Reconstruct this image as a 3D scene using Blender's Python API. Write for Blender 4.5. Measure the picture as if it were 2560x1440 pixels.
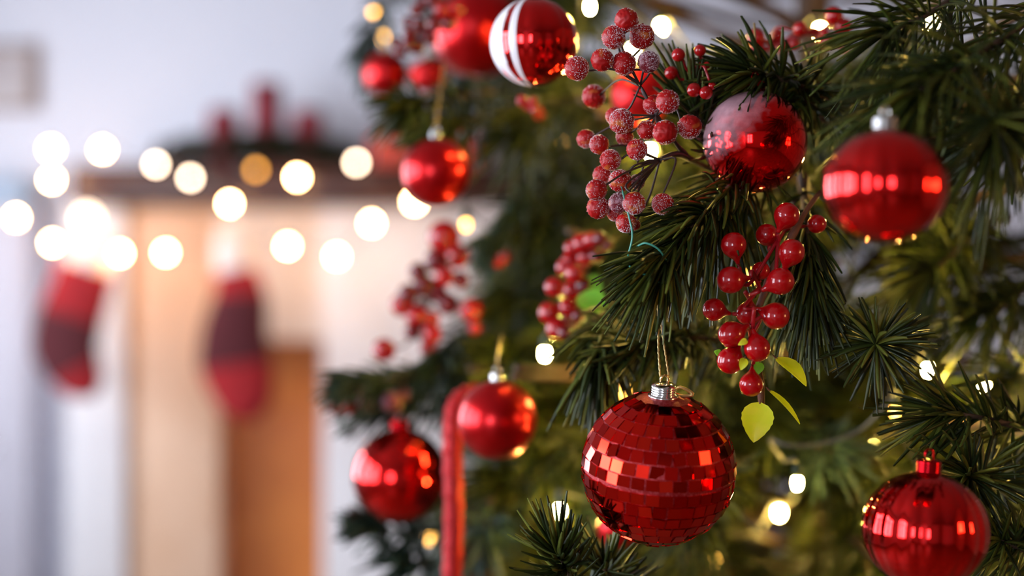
import bpy, math, random
import numpy as np
from mathutils import Vector, Matrix, Quaternion

random.seed(7)
rng = np.random.default_rng(11)
S = bpy.context.scene
COL = S.collection
for o in list(bpy.data.objects):
    bpy.data.objects.remove(o)

# ------------------------------------------------------------------ camera, world, lights, exposure
CAMZ = 1.25
F = 50.0 / 36.0 * 2560
cam = bpy.data.cameras.new('camera')
cam.lens = 50; cam.sensor_width = 36; cam.clip_start = 0.05; cam.clip_end = 60
cam.dof.use_dof = True; cam.dof.focus_distance = 0.735; cam.dof.aperture_fstop = 2.45
camo = bpy.data.objects.new('camera', cam); COL.objects.link(camo)
camo.location = (0, 0, CAMZ); camo.rotation_euler = (math.pi / 2, 0, 0)
S.camera = camo

w = bpy.data.worlds.new('daylight'); S.world = w; w.use_nodes = True
bg = w.node_tree.nodes['Background']
bg.inputs[0].default_value = (0.80, 0.87, 1.0, 1); bg.inputs[1].default_value = 19.0

S.view_settings.view_transform = 'Standard'
S.view_settings.look = 'None'
S.view_settings.exposure = -0.12
S.view_settings.gamma = 1.0
S.view_settings.use_curve_mapping = False
S.cycles.sample_clamp_indirect = 8.0
S.cycles.use_denoising = True

# room: x -2.5..2.6, y -3.2..4.15, z 0..2.6 ; windows as (wall, a0, a1, z0, z1)
RX0, RX1, RY0, RY1, RZ = -2.15, 2.6, -3.2, 4.15, 2.6
WIN_LEFT = [(-0.55, 0.35, 0.75, 2.15), (0.60, 1.50, 0.75, 2.15), (2.30, 3.25, 0.75, 2.15)]  # last window is unseen, added to light the back wall
WIN_REAR = [(-1.9, -1.0, 0.75, 2.15)]
def portal(name, loc, rot, sx, sz):
    l = bpy.data.lights.new(name, 'AREA'); l.shape = 'RECTANGLE'; l.size = sx; l.size_y = sz
    l.cycles.is_portal = True
    o = bpy.data.objects.new(name, l); COL.objects.link(o); o.location = loc; o.rotation_euler = rot
for a0, a1, z0, z1 in WIN_LEFT:
    portal('window_daylight', (RX0 - 0.03, (a0 + a1) / 2, (z0 + z1) / 2), (0, -math.pi / 2, 0), z1 - z0, a1 - a0)
for a0, a1, z0, z1 in WIN_REAR:
    portal('window_daylight', ((a0 + a1) / 2, RY0 - 0.03, (z0 + z1) / 2), (math.pi / 2, 0, 0), a1 - a0, z1 - z0)

def P(px, py, d):
    return Vector(((px - 1280) / F * d, d, CAMZ + (720 - py) / F * d))
def proj(p):
    return (1280 + p[0] / p[1] * F, 720 - (p[2] - CAMZ) / p[1] * F)

# ------------------------------------------------------------------ materials
MATS = {}
def mat(name, color=(.8, .8, .8), rough=.5, metal=0.0, **kw):
    m = bpy.data.materials.new(name); m.use_nodes = True
    b = m.node_tree.nodes['Principled BSDF']
    b.inputs['Base Color'].default_value = (*color, 1)
    b.inputs['Roughness'].default_value = rough
    b.inputs['Metallic'].default_value = metal
    for k, v in kw.items():
        b.inputs[k.replace('_', ' ')].default_value = v
    MATS[name] = m
    return m
def N(m, t, **kw):
    n = m.node_tree.nodes.new(t)
    for k, v in kw.items():
        if k in n.inputs: n.inputs[k].default_value = v
        else: setattr(n, k, v)
    return n
def L(m, a, b): m.node_tree.links.new(a, b)
def bsdf(m): return m.node_tree.nodes['Principled BSDF']
def noisy(m, c1, c2, scale, lo=.35, hi=.65, detail=3, bump=0, bscale=None, coord='Object'):
    tc = N(m, 'ShaderNodeTexCoord'); nz = N(m, 'ShaderNodeTexNoise', Scale=scale, Detail=detail)
    L(m, tc.outputs[coord], nz.inputs['Vector'])
    r = N(m, 'ShaderNodeValToRGB'); r.color_ramp.elements[0].position = lo; r.color_ramp.elements[1].position = hi
    r.color_ramp.elements[0].color = (*c1, 1); r.color_ramp.elements[1].color = (*c2, 1)
    L(m, nz.outputs['Fac'], r.inputs['Fac']); L(m, r.outputs['Color'], bsdf(m).inputs['Base Color'])
    if bump:
        n2 = N(m, 'ShaderNodeTexNoise', Scale=bscale or scale, Detail=2); L(m, tc.outputs[coord], n2.inputs['Vector'])
        bp = N(m, 'ShaderNodeBump', Strength=bump, Distance=.001); L(m, n2.outputs['Fac'], bp.inputs['Height'])
        L(m, bp.outputs['Normal'], bsdf(m).inputs['Normal'])
    return r
def emis(name, color, strength):
    m = mat(name, color, .4); b = bsdf(m)
    b.inputs['Emission Color'].default_value = (*color, 1); b.inputs['Emission Strength'].default_value = strength
    return m

m_wall = mat('wall_paint', (.78, .80, .88), .8); noisy(m_wall, (.76, .79, .88), (.80, .82, .90), 3, bump=.1, bscale=200)
m_ceil = mat('ceiling_paint', (.22, .20, .19), .9)
m_wallwarm = mat('brown_wall_panelling', (.20, .10, .055), .6); noisy(m_wallwarm, (.16, .08, .04), (.26, .14, .08), 5)
m_wallrear = mat('taupe_wall_paint', (.52, .48, .46), .8)
m_floor = mat('floor_wood', (.16, .08, .04), .45); noisy(m_floor, (.12, .06, .03), (.20, .10, .05), 4)
m_frame = mat('white_woodwork', (.82, .82, .82), .4)
m_plaster = mat('white_plaster', (.84, .83, .85), .6); noisy(m_plaster, (.82, .81, .83), (.88, .87, .88), 5)
m_glowplaster = mat('glow_tinted_plaster', (.84, .70, .60), .6); noisy(m_glowplaster, (.82, .68, .57), (.86, .74, .64), 4)  # plaster with the bulbs' warm wash put into its colour
m_beige = mat('beige_facing', (.80, .52, .34), .6); noisy(m_beige, (.78, .50, .32), (.84, .58, .40), 4)  # beige slab, its colour pushed to orange to carry the bulbs' glow
m_mantel = mat('dark_varnished_wood', (.035, .012, .008), .28, Specular_IOR_Level=.3); noisy(m_mantel, (.028, .010, .006), (.05, .018, .011), 8)
m_fire = mat('orange_brown_board', (.55, .16, .02), .5); noisy(m_fire, (.50, .14, .018), (.62, .20, .03), 6)
m_grey = mat('grey_paint', (.58, .57, .64), .5)
m_bluecloth = mat('pale_blue_cloth', (.45, .58, .72), .9)
m_candle = mat('red_wax', (.22, .006, .02), .5)
m_wick = mat('wick', (.05, .04, .03), .8)
m_stock = mat('red_knit', (.36, .008, .012), .9); noisy(m_stock, (.30, .006, .01), (.42, .012, .016), 60, bump=.6, bscale=300)
m_stockdark = mat('dark_maroon_knit', (.09, .012, .016), .95)
m_fur = mat('white_fur', (.85, .80, .76), 1.0)
m_frame_brown = mat('picture_frame_wood', (.32, .22, .17), .5)
m_picture = mat('faded_picture', (.55, .50, .50), .8); noisy(m_picture, (.45, .40, .40), (.62, .58, .58), 6)
m_gift = mat('rust_red_paper', (.70, .05, .012), .5)
m_ribbon = mat('orange_ribbon', (.75, .22, .03), .4)
m_rope = mat('dark_cable', (.05, .06, .06), .5)

RED = (.94, .002, .002)
m_mirror = mat('red_mirror', RED, .05, 1.0, Coat_Weight=.5, Coat_Roughness=.03)
m_gloss = mat('red_gloss_metal', RED, .08, 1.0, Coat_Weight=.5, Coat_Roughness=.03)
m_satin = mat('red_satin', (.58, .001, .004), .30, .85, Coat_Weight=.3, Coat_Roughness=.22)
m_satinb = mat('bright_red_satin', (.58, .006, .008), .36, .6)
m_stripe = mat('white_satin_stripe', (.86, .82, .86), .28, .0, Coat_Weight=.3)
m_tile = mat('red_mirror_tile', (.72, .012, .010), .06, 1.0, Coat_Weight=.1, Coat_Roughness=.05)
oi = N(m_tile, 'ShaderNodeObjectInfo'); cr = N(m_tile, 'ShaderNodeValToRGB')
cr.color_ramp.elements[0].color = (.72, .004, .003, 1); cr.color_ramp.elements[1].color = (.96, .03, .010, 1)
L(m_tile, oi.outputs['Random'], cr.inputs['Fac']); L(m_tile, cr.outputs['Color'], bsdf(m_tile).inputs['Base Color'])
m_grout = mat('red_grout', (.35, .02, .02), .45, .6)
noisy(m_grout, (.30, .01, .012), (.55, .10, .12), 900, .5, .75)
m_silver = mat('silver_cap', (.85, .84, .82), .12, 1.0)
m_gold = mat('gold_cap', (.85, .66, .34), .15, 1.0)
m_redcap = mat('red_metal_cap', (.55, .006, .012), .2, 1.0)
m_cord = mat('gold_thread', (.62, .42, .16), .35, .7)
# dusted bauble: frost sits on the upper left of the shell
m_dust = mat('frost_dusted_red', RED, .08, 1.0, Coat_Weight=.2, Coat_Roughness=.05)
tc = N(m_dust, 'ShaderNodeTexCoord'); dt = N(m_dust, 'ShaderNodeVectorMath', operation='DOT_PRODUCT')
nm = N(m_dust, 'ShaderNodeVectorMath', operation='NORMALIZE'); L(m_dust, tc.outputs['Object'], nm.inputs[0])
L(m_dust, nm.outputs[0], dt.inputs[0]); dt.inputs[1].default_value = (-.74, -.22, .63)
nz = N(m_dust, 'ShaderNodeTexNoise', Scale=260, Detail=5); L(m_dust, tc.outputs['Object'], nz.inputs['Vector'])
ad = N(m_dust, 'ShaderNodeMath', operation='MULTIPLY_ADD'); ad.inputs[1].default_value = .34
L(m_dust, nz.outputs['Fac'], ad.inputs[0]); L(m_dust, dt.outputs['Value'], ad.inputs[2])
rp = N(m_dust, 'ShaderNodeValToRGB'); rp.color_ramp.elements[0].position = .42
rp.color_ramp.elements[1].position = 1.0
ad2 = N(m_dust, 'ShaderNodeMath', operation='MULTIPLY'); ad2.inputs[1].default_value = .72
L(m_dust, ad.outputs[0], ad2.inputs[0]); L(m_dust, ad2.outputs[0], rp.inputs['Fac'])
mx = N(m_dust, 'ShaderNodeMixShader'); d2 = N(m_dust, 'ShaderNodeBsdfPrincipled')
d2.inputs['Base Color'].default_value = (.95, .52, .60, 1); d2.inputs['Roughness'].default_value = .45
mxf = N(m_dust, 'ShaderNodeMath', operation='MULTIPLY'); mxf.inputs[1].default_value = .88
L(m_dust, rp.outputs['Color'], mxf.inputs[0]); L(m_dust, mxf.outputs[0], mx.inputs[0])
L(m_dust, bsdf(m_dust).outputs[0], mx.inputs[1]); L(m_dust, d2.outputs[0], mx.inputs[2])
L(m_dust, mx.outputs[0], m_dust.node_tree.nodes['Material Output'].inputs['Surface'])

def frost(name, base, white, lo, hi):
    m = mat(name, base, .45, 0, Sheen_Weight=.6, Sheen_Roughness=.12, Specular_IOR_Level=.35)
    bsdf(m).inputs['Sheen Tint'].default_value = (1, .93, .97, 1)
    tc = N(m, 'ShaderNodeTexCoord')
    a = N(m, 'ShaderNodeTexNoise', Scale=44, Detail=1); b = N(m, 'ShaderNodeTexNoise', Scale=1.7, Detail=1)
    L(m, tc.outputs['Object'], a.inputs['Vector']); L(m, tc.outputs['Object'], b.inputs['Vector'])
    s = N(m, 'ShaderNodeMath', operation='MULTIPLY_ADD'); s.inputs[1].default_value = .75
    L(m, b.outputs['Fac'], s.inputs[0]); L(m, a.outputs['Fac'], s.inputs[2])
    r = N(m, 'ShaderNodeValToRGB'); r.color_ramp.elements[0].position = lo; r.color_ramp.elements[1].position = hi
    r.color_ramp.elements[0].color = (*base, 1); r.color_ramp.elements[1].color = (*white, 1)
    L(m, s.outputs[0], r.inputs['Fac'])
    c = N(m, 'ShaderNodeTexNoise', Scale=.9, Detail=1); L(m, tc.outputs['Object'], c.inputs['Vector'])
    r2 = N(m, 'ShaderNodeValToRGB'); r2.color_ramp.elements[0].position = .60; r2.color_ramp.elements[1].position = .74
    r2.color_ramp.elements[0].color = (0, 0, 0, 1); r2.color_ramp.elements[1].color = (.6, .6, .6, 1)
    L(m, c.outputs['Fac'], r2.inputs['Fac'])
    mxc = N(m, 'ShaderNodeMix', data_type='RGBA'); mxc.inputs[7].default_value = (.62, .20, .03, 1)  # orange patches paint bulb light glowing through the berry
    L(m, r2.outputs['Color'], mxc.inputs[0]); L(m, r.outputs['Color'], mxc.inputs[6])
    L(m, mxc.outputs[2], bsdf(m).inputs['Base Color'])
    return m
m_frost = frost('sugar_frosted_red', (.36, .0015, .002), (.84, .54, .60), 1.02, 1.20)
m_frostdark = frost('sugar_frosted_maroon', (.15, .003, .012), (.50, .28, .34), .96, 1.15)
m_berry = mat('glossy_red_berry', (.38, .001, .003), .35, 0, Coat_Weight=1.0, Coat_Roughness=.03, Coat_IOR=1.52, Specular_IOR_Level=.1)
m_berrydark = mat('dark_red_berry', (.14, .001, .004), .35, 0, Coat_Weight=1.0, Coat_Roughness=.06, Coat_IOR=1.5, Specular_IOR_Level=.1)
m_redstem = mat('red_stem', (.35, .006, .012), .3)
m_darkstem = mat('dark_wire_stem', (.035, .018, .016), .5)
m_brownstem = mat('brown_paper_stem', (.14, .05, .025), .7)
def leafmat(name, c, t):
    m = mat(name, c, .4); tr = N(m, 'ShaderNodeBsdfTranslucent', Color=(*t, 1))
    ms = N(m, 'ShaderNodeMixShader'); ms.inputs[0].default_value = .45
    L(m, bsdf(m).outputs[0], ms.inputs[1]); L(m, tr.outputs[0], ms.inputs[2])
    L(m, ms.outputs[0], m.node_tree.nodes['Material Output'].inputs['Surface'])
    return m
m_leaf = leafmat('yellow_green_leaf', (.80, .88, .04), (.95, .95, .06)); noisy(m_leaf, (.66, .86, .015), (.84, .92, .06), 120)
m_leafg = leafmat('green_leaf', (.22, .50, .06), (.4, .8, .08))
m_glitter = mat('red_glitter', (.42, .002, .006), .5, .4); noisy(m_glitter, (.30, .001, .004), (.56, .006, .010), 500, bump=.8, bscale=700)

def needlemat(name, c1, c2, c3):
    m = mat(name, c1, .42, Specular_IOR_Level=.3); g = N(m, 'ShaderNodeNewGeometry'); r = N(m, 'ShaderNodeValToRGB')
    e = r.color_ramp.elements; e[0].color = (*c1, 1); e[1].color = (*c3, 1)
    x = e.new(.6); x.color = (*c2, 1)
    L(m, g.outputs['Random Per Island'], r.inputs['Fac']); L(m, r.outputs['Color'], bsdf(m).inputs['Base Color'])
    return m
m_needle = needlemat('pine_needles', (.008, .015, .003), (.030, .046, .006), (.120, .130, .016))
m_needleb = needlemat('blue_green_needles', (.008, .022, .014), (.022, .046, .030), (.06, .10, .07))
m_garl = needlemat('dark_garland_needles', (.012, .02, .008), (.02, .03, .012), (.03, .04, .015))
m_bark = mat('brown_twig', (.06, .032, .018), .7); noisy(m_bark, (.045, .022, .012), (.09, .05, .03), 120)
m_bulb = emis('warm_tree_bulb', (1.0, .66, .14), 850)
m_bulbamber = emis('amber_tree_bulb', (1.0, .50, .08), 14)
m_bulbbg = emis('warm_garland_bulb', (1.0, .52, .21), 210)
m_bulbbgpale = emis('pale_garland_bulb', (1.0, .74, .52), 42)
m_bulbbgrefl = emis('mantel_reflection_bulb', (1.0, .42, .06), 14)  # orange bulb added in place of a bulb's reflection in the mantel
m_glow = emis('soft_warm_globe', (1.0, .78, .55), 9)
m_lampshade = emis('warm_lamp_shade', (1.0, .50, .18), 17)
m_lampmetal = mat('lamp_metal', (.25, .2, .15), .4, .8)
m_socket = mat('green_socket', (.02, .045, .02), .5)
m_cable = mat('grey_green_cable', (.10, .10, .09), .45)
m_teal = mat('teal_wire', (.06, .32, .24), .35)

# ------------------------------------------------------------------ mesh helpers
WL = {}
def tag(o, label=None, cat=None, group=None, kind=None):
    if label: o['label'] = label
    if cat: o['category'] = cat
    if group: o['group'] = group
    if kind: o['kind'] = kind
    return o
def empty(name, loc, label, cat, group=None, kind=None):
    o = bpy.data.objects.new(name, None); COL.objects.link(o); o.location = loc
    o.empty_display_size = .02; WL[o] = Vector(loc)
    return tag(o, label, cat, group, kind)
def mesh(name, V, Fc, smooth=True, m=None):
    me = bpy.data.meshes.new(name); me.from_pydata([tuple(v) for v in V], [], [tuple(f) for f in Fc])
    if smooth: me.polygons.foreach_set('use_smooth', [True] * len(me.polygons))
    if m: me.materials.append(m)
    me.update(); return me
def join(*gs):
    V, Fc = [], []
    for v, f in gs:
        n = len(V); V.extend(tuple(x) for x in v); Fc.extend(tuple(i + n for i in q) for q in f)
    return V, Fc
def obj(name, geo, m, parent=None, loc=None, smooth=True):
    """geo in world coordinates; origin at loc (or the parent's origin)"""
    org = Vector(loc) if loc is not None else (WL[parent] if parent else Vector((0, 0, 0)))
    V = [(v[0] - org[0], v[1] - org[1], v[2] - org[2]) for v in geo[0]]
    o = bpy.data.objects.new(name, mesh(name, V, geo[1], smooth, m)); COL.objects.link(o)
    if parent: o.parent = parent; o.location = org - WL[parent]
    else: o.location = org
    WL[o] = org
    return o
def put(name, me, parent, loc, rot=None, scale=(1, 1, 1)):
    """shared mesh data"""
    o = bpy.data.objects.new(name, me); COL.objects.link(o)
    o.parent = parent; o.location = Vector(loc) - (WL[parent] if parent else Vector())
    if rot is not None: o.rotation_mode = 'QUATERNION'; o.rotation_quaternion = rot
    o.scale = scale if hasattr(scale, '__len__') else (scale,) * 3
    WL[o] = Vector(loc)
    return o
def box(x0, x1, y0, y1, z0, z1):
    V = [(x, y, z) for x in (x0, x1) for y in (y0, y1) for z in (z0, z1)]
    return V, [(0, 1, 3, 2), (4, 6, 7, 5), (0, 4, 5, 1), (2, 3, 7, 6), (0, 2, 6, 4), (1, 5, 7, 3)]
def bevbox(x0, x1, y0, y1, z0, z1, b=.004):
    import bmesh
    bm = bmesh.new(); v, f = box(x0, x1, y0, y1, z0, z1)
    bv = [bm.verts.new(p) for p in v]
    for q in f: bm.faces.new([bv[i] for i in q])
    bmesh.ops.recalc_face_normals(bm, faces=bm.faces)
    bmesh.ops.bevel(bm, geom=list(bm.edges), offset=b, segments=2, profile=.6, affect='EDGES')
    bm.verts.index_update()
    out = [tuple(x.co) for x in bm.verts], [tuple(x.index for x in fc.verts) for fc in bm.faces]
    bm.free(); return out
def basis(t, up=Vector((0, 0, 1))):
    t = t.normalized()
    if abs(t.dot(up)) > .97: up = Vector((1, 0, 0))
    a = t.cross(up).normalized(); b = a.cross(t).normalized()
    return a, b
def smoothpath(pts, n=24):
    pts = [Vector(p) for p in pts]
    if len(pts) == 2: return [pts[0].lerp(pts[1], i / n) for i in range(n + 1)]
    Pn = [pts[0] * 2 - pts[1]] + pts + [pts[-1] * 2 - pts[-2]]
    out = []; seg = len(pts) - 1; per = max(2, n // seg)
    for s in range(seg):
        p0, p1, p2, p3 = Pn[s:s + 4]
        for i in range(per):
            t = i / per
            out.append(.5 * ((2 * p1) + (p2 - p0) * t + (2 * p0 - 5 * p1 + 4 * p2 - p3) * t * t + (3 * p1 - p0 - 3 * p2 + p3) * t ** 3))
    out.append(pts[-1]); return out
def tube(path, r, sides=6, rb=None, closed=True):
    """r: number or list of radii; rb: second radius (ellipse) along b"""
    n = len(path); V, Fc = [], []
    rs = r if hasattr(r, '__len__') else [r] * n
    rbs = rs if rb is None else rb
    a = None
    for i, p in enumerate(path):
        t = (path[min(i + 1, n - 1)] - path[max(i - 1, 0)])
        if t.length < 1e-9: t = Vector((0, 0, 1))
        if a is None: a, b = basis(t)
        else:
            t.normalize(); a = (a - t * a.dot(t)).normalized(); b = t.cross(a)
        for k in range(sides):
            an = 2 * math.pi * k / sides
            V.append(p + a * math.cos(an) * rs[i] + b * math.sin(an) * rbs[i])
    for i in range(n - 1):
        for k in range(sides):
            k2 = (k + 1) % sides
            Fc.append((i * sides + k, i * sides + k2, (i + 1) * sides + k2, (i + 1) * sides + k))
    if closed:
        Fc.append(tuple(range(sides))[::-1]); Fc.append(tuple((n - 1) * sides + k for k in range(sides)))
    return V, Fc
def lathe(profile, segs, loc=(0, 0, 0), R=None, rfun=None):
    """profile [(r,z)] about z"""
    V, Fc = [], []
    R = R or Matrix.Identity(3); loc = Vector(loc)
    for r, z in profile:
        for k in range(segs):
            an = 2 * math.pi * k / segs
            rr = r * (rfun(an, z) if rfun else 1)
            V.append(loc + R @ Vector((rr * math.cos(an), rr * math.sin(an), z)))
    for i in range(len(profile) - 1):
        for k in range(segs):
            k2 = (k + 1) % segs
            Fc.append((i * segs + k, i * segs + k2, (i + 1) * segs + k2, (i + 1) * segs + k))
    Fc.append(tuple(range(segs))[::-1]); Fc.append(tuple((len(profile) - 1) * segs + k for k in range(segs)))
    return V, Fc
def sphere_prof(r, n=28, e=1.0):
    return [(r * math.sin(math.pi * i / n) + 1e-6, -r * e * math.cos(math.pi * i / n)) for i in range(n + 1)]
def rotz_to(v):
    return Vector((0, 0, 1)).rotation_difference(Vector(v))

# ------------------------------------------------------------------ room shell
def struct(name, geo, m, parent=None, smooth=False):
    o = obj(name, geo, m, parent, smooth=smooth)
    if not parent: o['kind'] = 'structure'
    return o
struct('floor', box(RX0, RX1, RY0, RY1, -.1, 0), m_floor)
struct('ceiling', box(RX0, RX1, RY0, RY1, RZ, RZ + .1), m_ceil)
struct('wall_back', box(RX0 - .12, RX1 + .12, RY1, RY1 + .12, 0, RZ), m_wall)
struct('wall_right', box(RX1, RX1 + .12, RY0, RY1, 0, RZ), m_wallwarm)
def wall_with_windows(name, wins, axis, m=None):
    gs = []; lo, hi = (RY0, RY1) if axis == 'x' else (RX0, RX1)
    def bx(a0, a1, z0, z1):
        gs.append(box(RX0 - .12, RX0, a0, a1, z0, z1) if axis == 'x' else box(a0, a1, RY0 - .12, RY0, z0, z1))
    c = lo
    for a0, a1, z0, z1 in sorted(wins):
        bx(c, a0, 0, RZ); bx(a0, a1, 0, z0); bx(a0, a1, z1, RZ); c = a1
    bx(c, hi, 0, RZ)
    return struct(name, join(*gs), m or m_wall)
wall_with_windows('wall_left', WIN_LEFT, 'x')
wall_with_windows('wall_rear', WIN_REAR, 'y', m_wallrear)
k = 0
for axis, wins in (('x', WIN_LEFT), ('y', WIN_REAR)):
    for a0, a1, z0, z1 in wins:
        k += 1; mid = (a0 + a1) / 2; gs = []
        bars = [(a0, a0 + .05, z0, z1), (a1 - .05, a1, z0, z1), (mid - .04, mid + .04, z0, z1), (a0, a1, z0, z0 + .05),
                (a0, a1, z1 - .05, z1), (a0, a1, z0 + (z1 - z0) * .68, z0 + (z1 - z0) * .68 + .04)]
        for b0, b1, y0, y1 in bars:
            gs.append(box(RX0 - .09, RX0 - .04, b0, b1, y0, y1) if axis == 'x' else box(b0, b1, RY0 - .09, RY0 - .04, y0, y1))
        wn = struct('window_%d' % k, join(*gs), m_frame)

# ------------------------------------------------------------------ fireplace and things around it
YF = 3.92            # front of the fireplace body
def X(px, d): return (px - 1280) / F * d
def Z(py, d): return CAMZ + (720 - py) / F * d
fp = empty('fireplace', (X(670, YF), 4.0, 0), 'white fireplace surround with dark wooden mantel beyond the tree', 'fireplace')
WT = RY1 - .002
obj('pilaster', bevbox(X(165, YF), X(312, YF), YF, WT, 0, Z(505, YF)), m_plaster, fp)
obj('pilaster', bevbox(X(806, YF), X(1310, YF), YF, WT, 0, Z(505, YF)), m_plaster, fp)
obj('facing', bevbox(X(312, YF), X(540, YF), YF + .03, WT, 0, Z(505, YF)), m_beige, fp)
obj('header', bevbox(X(540, YF), X(806, YF), YF + .02, WT, Z(852, YF), Z(505, YF)), m_glowplaster, fp)
obj('firebox_back', box(X(540, YF), X(806, YF), YF + .15, WT, 0, Z(852, YF)), m_fire, fp, smooth=False)
obj('hearth', bevbox(X(500, YF), X(850, YF), YF - .2, YF + .149, 0, .05), m_plaster, fp)
YM = 3.74
mant = obj('mantel_shelf', bevbox(X(172, YM), X(1330, YM), YM, WT, Z(512, YM), Z(412, YM), .012), m_mantel, fp)
ZM = Z(412, YM)

YC = 3.87
def candle(px, top, rpx, label):
    h = Z(top, YC) - ZM; r = rpx / F * YC
    c = empty('candle', (X(px, YC), YC, ZM), label, 'candle', 'red candles on the mantel')
    obj('wax', lathe([(r * .98, 0), (r, .003), (r, h - .008), (r * .9, h - .002), (r * .5, h - .005), (.001, h - .006)], 24, (X(px, YC), YC, ZM)), m_candle, c)
    obj('wick', tube(smoothpath([(X(px, YC), YC, ZM + h - .008), (X(px, YC) + .001, YC, ZM + h + .010)], 3), .0012, 5), m_wick, c)
candle(560, 272, 38, 'short red candle on the mantel, to the left of the tall one')
candle(667, 206, 38, 'tall red candle in the middle of the mantel garland')
candle(772, 274, 38, 'short red candle on the mantel, to the right of the tall one')

# needle generator ---------------------------------------------------
def needles(path, n, Ln, wd, spread=52, t0=.0, seg=4, droop=.25, curl=.15, tip=True, gdir=(0, 0, -1), jit=12, rr=None):
    """needle geometry (numpy V (n,m,3), tri/quad indices) around a polyline; 3-sided tapered blades"""
    rr = rr or rng
    pth = np.array([tuple(p) for p in path]); m = len(pth)
    t = t0 + (1 - t0) * rr.random(n) ** .85
    if tip:
        k = n // 7; t[:k] = 1 - rr.random(k) * .03
    f = t * (m - 1); i = np.minimum(f.astype(int), m - 2); fr = (f - i)[:, None]
    base = pth[i] * (1 - fr) + pth[i + 1] * fr
    tan = pth[i + 1] - pth[i]; tan /= np.linalg.norm(tan, axis=1, keepdims=True) + 1e-9
    up = np.tile([0.13, 0.05, 1.0], (n, 1)); a = np.cross(tan, up); a /= np.linalg.norm(a, axis=1, keepdims=True) + 1e-9
    b = np.cross(a, tan); az = rr.random(n) * 2 * np.pi
    rad = a * np.cos(az)[:, None] + b * np.sin(az)[:, None]
    ang = np.radians(spread + rr.normal(0, jit, n)); ang *= np.where(t > .97, rr.random(n) * .8 + .15, 1)
    dr = tan * np.cos(ang)[:, None] + rad * np.sin(ang)[:, None]
    ln = Ln * (.75 + .4 * rr.random(n)) * np.where(t < .15, .8, 1)
    g = np.array(gdir)[None, :] * droop + tan * curl + rr.normal(0, .06, (n, 3))
    side = np.cross(dr, rr.normal(0, 1, (n, 3))); side /= np.linalg.norm(side, axis=1, keepdims=True) + 1e-9
    nor = np.cross(dr, side)
    V = np.zeros((n, (seg + 1) * 3, 3)); wv = wd * (.8 + .4 * rr.random(n))
    for s in range(seg + 1):
        q = s / seg; c = base + dr * (ln * q)[:, None] + g * (ln * q * q)[:, None]
        wq = wv * (.55 + .45 * min(1, q * 4)) * (1 - .55 * max(0, (q - .7) / .3))
        for k in range(3):
            an = 2 * np.pi * k / 3
            V[:, s * 3 + k] = c + side * (wq * .5 * np.cos(an))[:, None] + nor * (wq * .5 * np.sin(an))[:, None]
    fc = []
    for s in range(seg):
        for k in range(3):
            k2 = (k + 1) % 3; fc.append((s * 3 + k, s * 3 + k2, s * 3 + 3 + k2, s * 3 + 3 + k))
    fc = np.array(fc)[None] + (np.arange(n) * (seg + 1) * 3)[:, None, None]
    return V.reshape(-1, 3), fc.reshape(-1, 4)
def needle_obj(name, chunks, m, parent, loc=None):
    off = 0; Vs, Fs = [], []
    for V, fc in chunks:
        Vs.append(V); Fs.append(fc + off); off += len(V)
    V = np.concatenate(Vs); fc = np.concatenate(Fs)
    org = Vector(loc) if loc is not None else WL[parent]
    V = V - np.array(tuple(org))
    me = bpy.data.meshes.new(name); me.vertices.add(len(V)); me.vertices.foreach_set('co', V.ravel().astype(np.float32))
    me.loops.add(fc.size); me.loops.foreach_set('vertex_index', fc.ravel().astype(np.int32))
    me.polygons.add(len(fc)); me.polygons.foreach_set('loop_start', np.arange(0, fc.size, 4, dtype=np.int32))
    me.polygons.foreach_set('use_smooth', np.ones(len(fc), bool))
    me.update(calc_edges=True); me.materials.append(m)
    o = bpy.data.objects.new(name, me); COL.objects.link(o)
    if parent: o.parent = parent; o.location = org - WL[parent]
    else: o.location = org
    WL[o] = org; o['kind'] = 'stuff'
    return o

gp = smoothpath([P(385, 392, 3.86), P(470, 376, 3.86), P(600, 370, 3.84), P(670, 366, 3.84), P(760, 372, 3.84), P(870, 394, 3.86)], 30)
ga = empty('mantel_garland', (X(630, 3.85), 3.85, ZM), 'dark green garland lying on the mantel under the red candles', 'garland')
obj('stem', tube(gp, .024, 8), m_bark, ga)
needle_obj('needles', [needles(gp, 4500, .046, .0036, 70, seg=2, droop=.0)], m_garl, ga)

# gift at the mantel's end
gx0, gx1 = X(930, 3.85), X(1200, 3.85)
gf = empty('gift_box', ((gx0 + gx1) / 2, 3.88, ZM), 'rust red gift box at the mantel end, half behind the tree', 'gift box')
obj('box_body', bevbox(gx0, gx1, 3.82, 3.95, ZM, ZM + .085), m_gift, gf)
obj('ribbon', bevbox((gx0 + gx1) / 2 - .012, (gx0 + gx1) / 2 + .012, 3.815, 3.955, ZM, ZM + .089, .002), m_ribbon, gf)

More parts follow.
